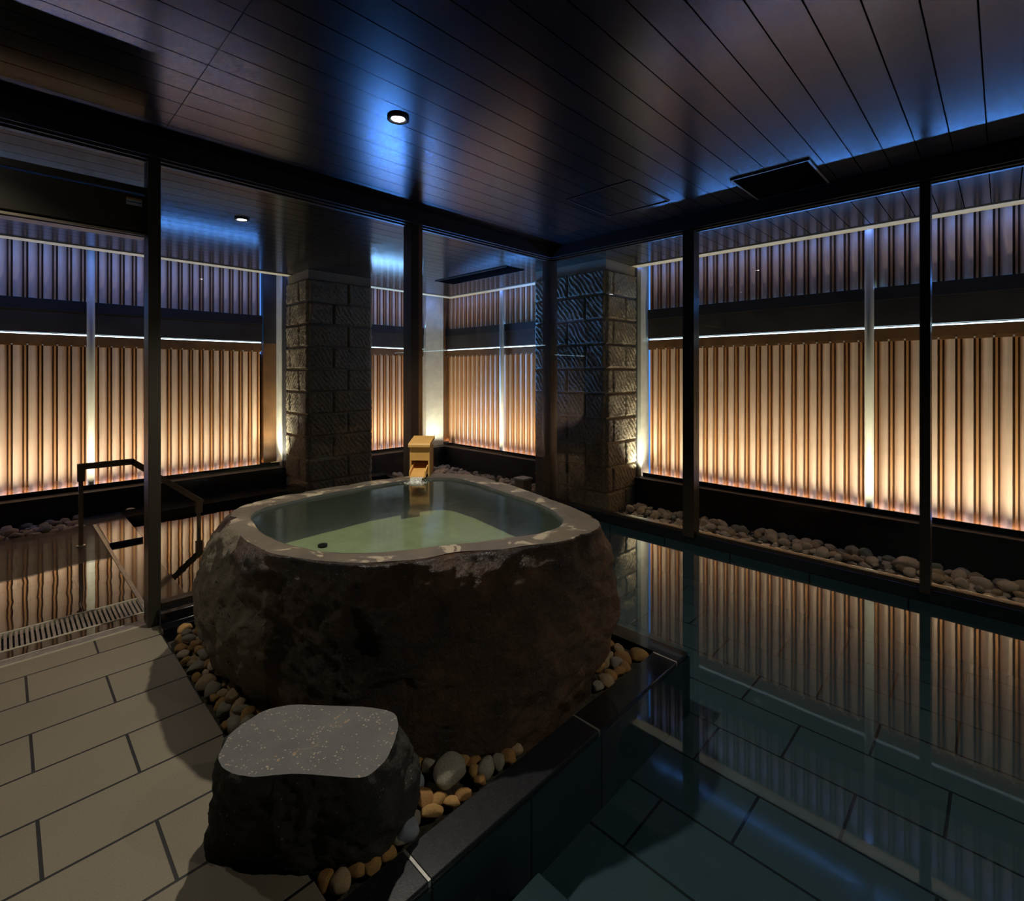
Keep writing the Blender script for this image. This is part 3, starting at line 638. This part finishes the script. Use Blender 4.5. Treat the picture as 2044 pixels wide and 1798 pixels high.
for p in o.data.polygons:
    c = p.center
    if c.z > .56+.02*noise.noise(Vector((c.x*5, c.y*5, 0))): p.material_index = 1
ws = [(CXY[0]+(rI[i]*.999+.006)*math.cos(2*PI*i/NA), CXY[1]+(rI[i]*.999+.006)*math.sin(2*PI*i/NA), TZ-.022) for i in range(NA)]
o = MB().add(ws, [tuple(range(NA))]).build('tub_water', M['water_tub']); tag(o, 'milky green hot water filling the stone tub', 'water', kind='stuff')
# dark stopper under water
tag(MB().cyl((1.38,2.98,.535), (1.38,2.98,.552), .028, 20).build('drain_plug', M['dark']), 'small dark drain plug on the tub bottom', 'plug')

# ------------------------------------------------------------------ wooden spout
ang = math.radians(44.45-90)
sp = empty('wooden_spout', (2.300, 3.265, TZ)); sp.rotation_euler = (0,0,ang+math.radians(-2)); tag(sp, 'small wooden spout box with slanted roof on the far rim of the tub', 'spout')
# local: -Y faces the viewer, X to the right
w = .078
MB().box(-w, -w+.012, -.02, .14, 0, .23).box(w-.012, w, -.02, .14, 0, .23).box(-w+.012, w-.012, .128, .14, 0, .23).build('side_board', M['wood'], sp, bevel=.001)
MB().box(-w+.012, w-.012, -.018, -.006, .12, .23).build('front_board', M['wood'], sp, bevel=.001)
rf_ = MB(); pts = [(-.04,.225),(-.04,.243),(-.032,.256),(.16,.292),(.16,.268),(-.03,.232)]
vs2 = [(-w-.008, p[0], p[1]) for p in pts] + [(w+.008, p[0], p[1]) for p in pts]; n = len(pts)
rf_.add(vs2, [tuple(range(n)), tuple(range(2*n-1, n-1, -1))] + [(i, i+n, (i+1)%n+n, (i+1)%n) for i in range(n)]).build('roof', M['wood'], sp, bevel=.002)
ch = MB()
def slab(m, x0, x1, p0, p1, th):
    vs_ = [(x0,p0[0],p0[1]),(x1,p0[0],p0[1]),(x1,p1[0],p1[1]),(x0,p1[0],p1[1]),(x0,p0[0],p0[1]-th),(x1,p0[0],p0[1]-th),(x1,p1[0],p1[1]-th),(x0,p1[0],p1[1]-th)]
    m.add(vs_, [(0,1,2,3),(7,6,5,4),(0,4,5,1),(1,5,6,2),(2,6,7,3),(3,7,4,0)])
slab(ch, -.056, .056, (-.11, .012), (.10, .085), .012)
slab(ch, -.064, -.054, (-.10, .05), (.10, .115), .045); slab(ch, .054, .064, (-.10, .05), (.10, .115), .045)
ch.build('chute', M['wood'], sp)
st = MB(); nn = 12; vs_ = []
for k in range(nn+1):
    t = k/nn; y = -.11-.055*t; z = .012-.034*t*t
    for i in range(9): 
        u = -1+i/4; vs_.append(((.05-.008*t)*u, y-.01*(1-u*u), z))
st.add(vs_, [(k*9+i, k*9+i+1, (k+1)*9+i+1, (k+1)*9+i) for k in range(nn) for i in range(8)])
st = st.build('water_stream', M['stream'], smooth=True); st.matrix_world = Matrix.Translation((2.300,3.265,TZ)) @ Matrix.Rotation(ang+math.radians(-2), 4, 'Z')
tag(st, 'thin sheet of water falling from the wooden spout', 'water stream', kind='stuff')
# splash droplets
sd = MB()
for k in range(260):
    a = random.uniform(0, 2*PI); r = abs(random.gauss(0, .07)); c = Matrix.Rotation(ang, 4, 'Z') @ Vector((r*math.cos(a), -.19+r*math.sin(a)*.7, 0))
    x, y = 2.300+c.x, 3.265+c.y; z = TZ-.016+abs(random.gauss(0,.008)); s_ = random.uniform(.001,.0028)
    sd.add([(x+s_,y,z),(x-s_,y,z),(x,y+s_,z),(x,y-s_,z),(x,y,z+s_),(x,y,z-s_)], [(0,2,4),(2,1,4),(1,3,4),(3,0,4),(2,0,5),(1,2,5),(3,1,5),(0,3,5)])
fo = Matrix.Translation((2.300,3.265,TZ-.019)) @ Matrix.Rotation(ang, 4, 'Z')
fv = []; ff = []
for k in range(6):
    for i in range(24):
        a = 2*PI*i/24; r = .012+.062*k/5; fv.append(fo @ Vector((r*1.15*math.cos(a), -.185+r*.75*math.sin(a), .004*noise.noise(Vector((k*1.3, i*.9, 0)))+.003*(1-k/5))))
for k in range(5):
    for i in range(24):
        if k < 2 or (i*7+k*5) % 3 != 0: ff.append((k*24+i, k*24+(i+1)%24, (k+1)*24+(i+1)%24, (k+1)*24+i))
sd.add(fv, ff)
tag(sd.build('water_splash', M['stream']), 'fine splash drops where the spout water lands', 'splash', kind='stuff')

# small box outdoors
bx = empty('garden_box', (5.22, 4.90, -.15)); tag(bx, 'small pale wooden box with flat lid outdoors beyond the corner window', 'box')
MB().box(-.085,.085,-.085,.085,0,.235).build('body', M['wood_pale'], bx, bevel=.003); MB().box(-.10,.10,-.10,.10,.235,.262).build('lid', M['concrete'], bx, bevel=.003)

# ------------------------------------------------------------------ stepping boulder
ST = [(0.50,1.85),(0.56,1.94),(0.62,1.97),(0.69,1.99),(0.74,1.97),(0.78,1.95),(0.86,1.86),(0.96,1.75),(1.02,1.66),(1.03,1.61),(1.0,1.55),(0.95,1.5),(0.89,1.45),(0.82,1.43),(0.79,1.44),(0.71,1.54),(0.65,1.61),(0.56,1.68),(0.52,1.74),(0.50,1.79)]
SB = [(0.47,1.88),(0.54,2.03),(0.66,2.06),(0.80,2.0),(0.92,1.88),(1.03,1.75),(1.10,1.68),(1.08,1.56),(0.99,1.50),(0.86,1.49),(0.73,1.59),(0.6,1.73),(0.5,1.82)]
CS = CXY; CXY = (.775, 1.72)
NA2 = 260; NA_ = NA; NA = NA2
sT, sB = sm_r(ST, 3), sm_r(SB, 6)
NA = NA_
vs = []; fs = []; NZ2 = 44; SZ = .33
for j in range(NZ2+1):
    t = j/NZ2; z = -.03+(SZ+.03)*t
    for i in range(NA2):
        a = 2*PI*i/NA2; k = t**.9; bulge = .035*math.sin(PI*min(1, max(0, t)))*(1 if math.sin(a-.6) < .2 else .5)
        base = sB[i]*(1-k)+sT[i]*k+bulge
        P_ = Vector((math.cos(a)*base*2, math.sin(a)*base*2, z*2.2))
        d = .02*fbm(P_*2+Vector((1,7,3)), 3)-.03*abs(fbm(P_*3.5+Vector((5,2,8)), 4))+.01+.006*fbm(P_*12, 3)
        r = base+d*min(1, .15+(1-t)/.08)
        vs.append((CXY[0]+r*math.cos(a), CXY[1]+r*math.sin(a), z))
for j in range(NZ2):
    for i in range(NA2): fs.append((j*NA2+i, j*NA2+(i+1)%NA2, (j+1)*NA2+(i+1)%NA2, (j+1)*NA2+i))
stp = empty('stepping_boulder', (CXY[0], CXY[1], 0)); tag(stp, 'low grey boulder with flat speckled sawn top before the tub', 'step stone')
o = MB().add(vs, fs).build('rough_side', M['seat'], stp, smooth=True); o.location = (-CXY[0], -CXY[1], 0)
tp = vs[-NA2:]; vt = []; ft = []
for k in range(6):
    s_ = 1-k/6
    for i in range(NA2):
        x = CXY[0]+(tp[i][0]-CXY[0])*s_; y = CXY[1]+(tp[i][1]-CXY[1])*s_
        vt.append((x, y, SZ + (.004*noise.noise(Vector((x*6, y*6, 2))) if k else 0)))
for k in range(5):
    for i in range(NA2): ft.append((k*NA2+i, k*NA2+(i+1)%NA2, (k+1)*NA2+(i+1)%NA2, (k+1)*NA2+i))
ft.append(tuple(5*NA2+i for i in range(NA2)))
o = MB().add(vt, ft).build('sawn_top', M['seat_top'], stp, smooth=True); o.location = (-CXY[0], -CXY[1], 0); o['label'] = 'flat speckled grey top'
CXY = CS

# ------------------------------------------------------------------ cobbles
def cobble_mesh(seed, angular):
    bm = bmesh.new(); bmesh.ops.create_icosphere(bm, subdivisions=3, radius=1)
    rnd = random.Random(seed); sx, sy, sz = 1, rnd.uniform(.68,.9), rnd.uniform(.55,.75)
    planes = [(Vector((rnd.gauss(0,1), rnd.gauss(0,1), rnd.gauss(0,1))).normalized(), rnd.uniform(.62,.86)) for _ in range(int(angular))]
    for v in bm.verts:
        p = v.co.normalized(); r = 1+.16*noise.noise(p*1.3+Vector((seed,0,0)))+.05*noise.noise(p*4+Vector((seed,5,0)))
        q_ = p*r
        for (n_, d) in planes:
            e = q_.dot(n_)-d
            if e > 0: q_ -= n_*e*.85
        v.co = Vector((q_.x*sx, q_.y*sy, q_.z*sz))
    me = bpy.data.meshes.new('cobble'); bm.to_mesh(me); bm.free()
    me.polygons.foreach_set('use_smooth', [True]*len(me.polygons)); me.materials.append(None); return me
CM = [cobble_mesh(s, k) for s, k in ((1,4),(2,7),(3,10),(4,6),(5,13),(6,9),(7,3),(8,12),(9,8),(10,11))]
DESC = {'golden':'golden ochre','tan':'tan speckled','grey':'greenish grey','rust':'rusty brown','pale':'pale buff','blue':'blue grey'}
def inside(poly, x, y):
    c = False; n = len(poly)
    for i in range(n):
        x1, y1 = poly[i]; x2, y2 = poly[(i+1)%n]
        if (y1 > y) != (y2 > y) and x < (x2-x1)*(y-y1)/(y2-y1)+x1: c = not c
    return c
def grow(poly, m):
    cx = sum(p[0] for p in poly)/len(poly); cy = sum(p[1] for p in poly)/len(poly)
    return [(cx+(x-cx)*(1+m/max(.1, math.hypot(x-cx,y-cy))), cy+(y-cy)*(1+m/max(.1, math.hypot(x-cx,y-cy)))) for x, y in poly]
STUFF = {}
def cobble(x, y, z, s, kind, place, group, rot=None, label=None, mesh=None):
    me = random.choice(CM) if mesh is None else CM[mesh]
    if group in STUFF:
        mt = Matrix.Translation((x,y,z)) @ Matrix.Rotation(random.uniform(0,6.28),4,'Z') @ Matrix.Rotation(random.uniform(-.35,.35),4,'X') @ Matrix.Scale(s,4)
        o_ = len(STUFF[group][0]); STUFF[group][0].extend([mt @ v.co for v in me.vertices]); STUFF[group][1].extend([tuple(i+o_ for i in p.vertices) for p in me.polygons]); return
    o = bpy.data.objects.new('cobble', me); C.objects.link(o)
    o.location = (x, y, z); o.scale = (s, s, s*random.uniform(.85,1.1)); o.rotation_euler = rot or (random.uniform(-.35,.35), random.uniform(-.35,.35), random.uniform(0, 2*PI))
    o.material_slots[0].link = 'OBJECT'; o.material_slots[0].material = PEB[kind]
    tag(o, label or ('%s cobble %s' % (DESC[kind], place)), 'cobble', group if label is None else None)
    return o
def fill(x0, x1, y0, y1, zb, smin, smax, n, mix, place, group, avoid=(), cond=None, sep=1.25, layers=1):
    pts = []; tries = 0
    for ly in range(layers):
        cnt = 0; cur = []; tries = 0
        while cnt < (n if ly == 0 else n//3) and tries < n*60:
            tries += 1
            s = random.uniform(smin, smax)**1; x = random.uniform(x0+s*.8, x1-s*.8); y = random.uniform(y0+s*.8, y1-s*.8)
            if cond and not cond(x, y): continue
            if any(inside(p, x, y) for p in avoid): continue
            if any((x-a)**2+(y-b)**2 < (sep*(s+c)*.5+ (s+c)*.1)**2 for a, b, c in cur): continue
            cur.append((x, y, s)); cnt += 1
            k = random.choices(list(mix), list(mix.values()))[0]
            cobble(x, y, zb+s*.45+ly*smax*.85, s, k, place, group)
        pts += cur
    return pts
random.seed(21)
tubA = grow(BAS, .02); seatA = grow(SB, .03)
# special cobbles in front of the tub
cobble(1.245, 1.565, .030, .088, 'grey', '', '', rot=(0,.1,.7), label='large rounded grey-green cobble, biggest in the bed before the tub', mesh=6)
cobble(1.12, 1.62, .02, .045, 'blue', '', '', rot=(.9,.3,.2), label='blue-grey pointed cobble between the stepping boulder and the largest cobble')
cobble(.985, 1.475, .02, .05, 'blue', '', '', label='pale blue cobble at the right foot of the stepping boulder')
occ = [[(1.16,1.48),(1.33,1.48),(1.33,1.66),(1.16,1.66)], [(1.07,1.57),(1.16,1.57),(1.16,1.67),(1.07,1.67)]]
tubA = grow(BAS, .035)
fill(.69, 1.95, 1.445, 1.80, -.025, .034, .056, 85, {'golden':5,'tan':5,'grey':2,'rust':3}, 'in the narrow bed between tub and coping', 'cobbles between tub and coping', (grow(BAS,.01), grow(SB,.0), occ[0], occ[1]), sep=.93)
fill(.70, 1.12, 1.95, 3.62, -.03, .030, .064, 85, {'golden':5,'tan':6,'grey':3,'rust':3,'pale':2}, 'in the strip left of the tub beside the floor tiles', 'cobbles left of the tub', (tubA, seatA), sep=.95)
fill(.74, 1.10, 2.0, 3.62, .015, .028, .05, 70, {'golden':5,'tan':6,'grey':3,'rust':3,'pale':2}, 'in the upper layer of the strip left of the tub', 'upper cobbles left of the tub', (grow(BAS, -.01), seatA), sep=1.02)
fill(2.05, 2.61, 1.45, 2.0, -.045, .040, .062, 26, {'golden':2,'tan':3,'grey':3,'rust':2}, 'in the pool corner right of the tub', 'cobbles in the pool corner', (tubA,), cond=None, sep=1.05)
# outdoors
fill(5.46, 5.88, -.35, 3.46, -.155, .04, .080, 105, {'pale':6,'tan':3,'grey':2}, 'in the long trench below the right louvres', 'cobbles below the right louvres', sep=1.0)
STUFF['loose'] = ([], [])
fill(5.40, 5.88, -1.2, 3.46, -.19, .035, .06, 260, {'pale':1}, '', 'loose', sep=.95)
fill(-1.4, .66, 6.88, 7.55, -.10, .04, .06, 110, {'pale':1}, '', 'loose', sep=1.0)
random.seed(5)
for (x, y, s, lab) in ((5.66,.62,.115,'largest pale cobble leaning in the right trench, left of the outer mullion'),(5.70,1.75,.085,'rounded pale cobble standing high midway along the right trench'),(5.74,3.33,.075,'pale cobble in the corner of the right trench against the block pillar'),(5.7,2.28,.08,'broad pale cobble near the inner mullion in the right trench'),(5.62,-.02,.085,'broad pale cobble near the right edge of the trench')):
    cobble(x, y, -.10, s, 'pale', '', '', label=lab)
fill(-.2, .66, 6.88, 7.55, -.07, .045, .08, 26, {'pale':3,'tan':5,'grey':1}, 'at the far end of the wet terrace', 'cobbles beyond the terrace', sep=1.1)
cobble(1.06, 7.25, .0, .06, 'pale', '', '', label='lone pale cobble behind the raised black edge block')
fill(4.35, 5.87, 6.9, 7.54, -.17, .045, .075, 60, {'tan':1}, '', 'loose', sep=1.1)
fill(5.3, 5.87, 4.85, 6.9, -.17, .045, .075, 60, {'tan':1}, '', 'loose', sep=1.1)
o = MB().add(*STUFF['loose']).build('cobble_bed', PEB['pale'], smooth=True); tag(o, 'underlying layer of small pale cobbles outdoors below the louvres', 'cobbles', kind='stuff')

# ------------------------------------------------------------------ lights
def washer(loc, size, aim, power, spread, col=(.70,.84,1.0), name='wall_washer'):
    ld = bpy.data.lights.new(name, 'AREA'); ld.shape = 'RECTANGLE'; ld.size = size; ld.size_y = .05; ld.energy = power; ld.spread = math.radians(spread); ld.color = col
    o = bpy.data.objects.new(name, ld); C.objects.link(o); o.location = loc
    d = Vector(aim).normalized(); 
    # local -Z along d, local X along the strip
    z = -d; xax = Vector((1,0,0)) if abs(d.x) < 1e-6 else Vector((0,1,0)); y = z.cross(xax).normalized(); xax = y.cross(z).normalized()
    o.rotation_euler = Matrix((xax, y, z)).transposed().to_euler(); return o
WP = 29; ZL = .278; WC = (1.0,.95,.80)
washer((SX-.36, .65, ZL), 5.5, (.40,0,1), WP*5.2/4, 125, WC)
washer((SX-.36, 6.15, ZL), 2.8, (.40,0,1), WP*2.7/4, 125, WC)
washer((.70, SY-.36, ZL), 4.4, (0,.40,1), WP*.84*4.1/4, 125, WC)
washer((5.0, SY-.36, ZL), 2.1, (0,.40,1), WP*2/4, 125, WC)
washer((2.78, 7.62, ZL), .15, (.14,0,1), 8, 95, WC)  # short extra lamp added to brighten the left pillar side
washer((5.92, 3.40, ZL), .15, (0,.14,1), 6, 95, WC)  # the same added lamp for the right pillar side
# added blue fill lamps behind the soffit board, unseen, tinting the upper louvres
BC = (.13,.24,1.0); BP = 3.0
washer((6.02, 2.8, 3.04), 9.6, (.20,0,-.30), BP*9.6/4, 150, BC, 'blue_fill')
washer((1.5, 7.53, 3.04), 8.8, (0,.40,-.5), BP*8.8/4*2.2, 150, BC, 'blue_fill')
# blue light lines on the ledge of the cross beam, thrown up into the room
LB = (.10,.34,1.0); LP = 5
def line(loc, size, aim, power, spread, col, name, th=.014):
    o = washer(loc, size, aim, power, spread, col, name); o.data.size_y = th; return o
line((SX-.047, .65, 2.456), 5.4, (-1,0,.45), LP*5.4*.7, 100, LB, 'ledge_line')
line((SX-.047, 6.2, 2.456), 3.1, (-1,0,.45), LP*3.1*.5, 100, LB, 'ledge_line')
line((.56, SY-.047, 2.456), 4.2, (0,-1,.45), LP*4.2*.22, 100, LB, 'ledge_line')
line((4.75, SY-.047, 2.456), 1.7, (0,-1,.45), LP*1.7, 100, (.25,.55,1.0), 'ledge_line')
# cool light lines behind the lip of the curb, thrown up into the room
FP = 14; FB = (.07,.30,1.0)
line((SX-.135, .65, .262), 5.4, (-1,0,.75), FP*5.4*.08, 70, FB, 'curb_line')
line((SX-.135, 6.2, .262), 3.1, (-1,0,.75), FP*3.1*.15, 70, FB, 'curb_line')
line((.56, SY-.125, .262), 4.2, (0,-1,.62), FP*4.2*.06, 70, FB, 'curb_line')
line((4.85, SY-.125, .262), 2.2, (0,-1,.62), FP*2.2*5.5, 70, FB, 'curb_line')

w = bpy.data.worlds.new('dusk'); bpy.context.scene.world = w; w.use_nodes = True
bg = w.node_tree.nodes['Background']; bg.inputs[0].default_value = (.10,.32,1.0,1); bg.inputs[1].default_value = 1.2

# ------------------------------------------------------------------ camera
cd = bpy.data.cameras.new('camera'); co = bpy.data.objects.new('camera', cd); C.objects.link(co)
cd.sensor_fit = 'HORIZONTAL'; cd.sensor_width = 36; cd.lens = 1000/2044*36; cd.shift_y = -154/2044; cd.clip_start = .05
co.location = (0, 0, 1.6); co.rotation_euler = (PI/2, 0, math.radians(44.45-90))
sc = bpy.context.scene; sc.camera = co
sc.view_settings.view_transform = 'Standard'; sc.view_settings.look = 'None'; sc.view_settings.gamma = 1; sc.view_settings.exposure = 0; sc.view_settings.use_curve_mapping = False
sc.cycles.transparent_max_bounces = 24; sc.cycles.max_bounces = 10; sc.cycles.sample_clamp_indirect = 4; sc.cycles.use_denoising = True
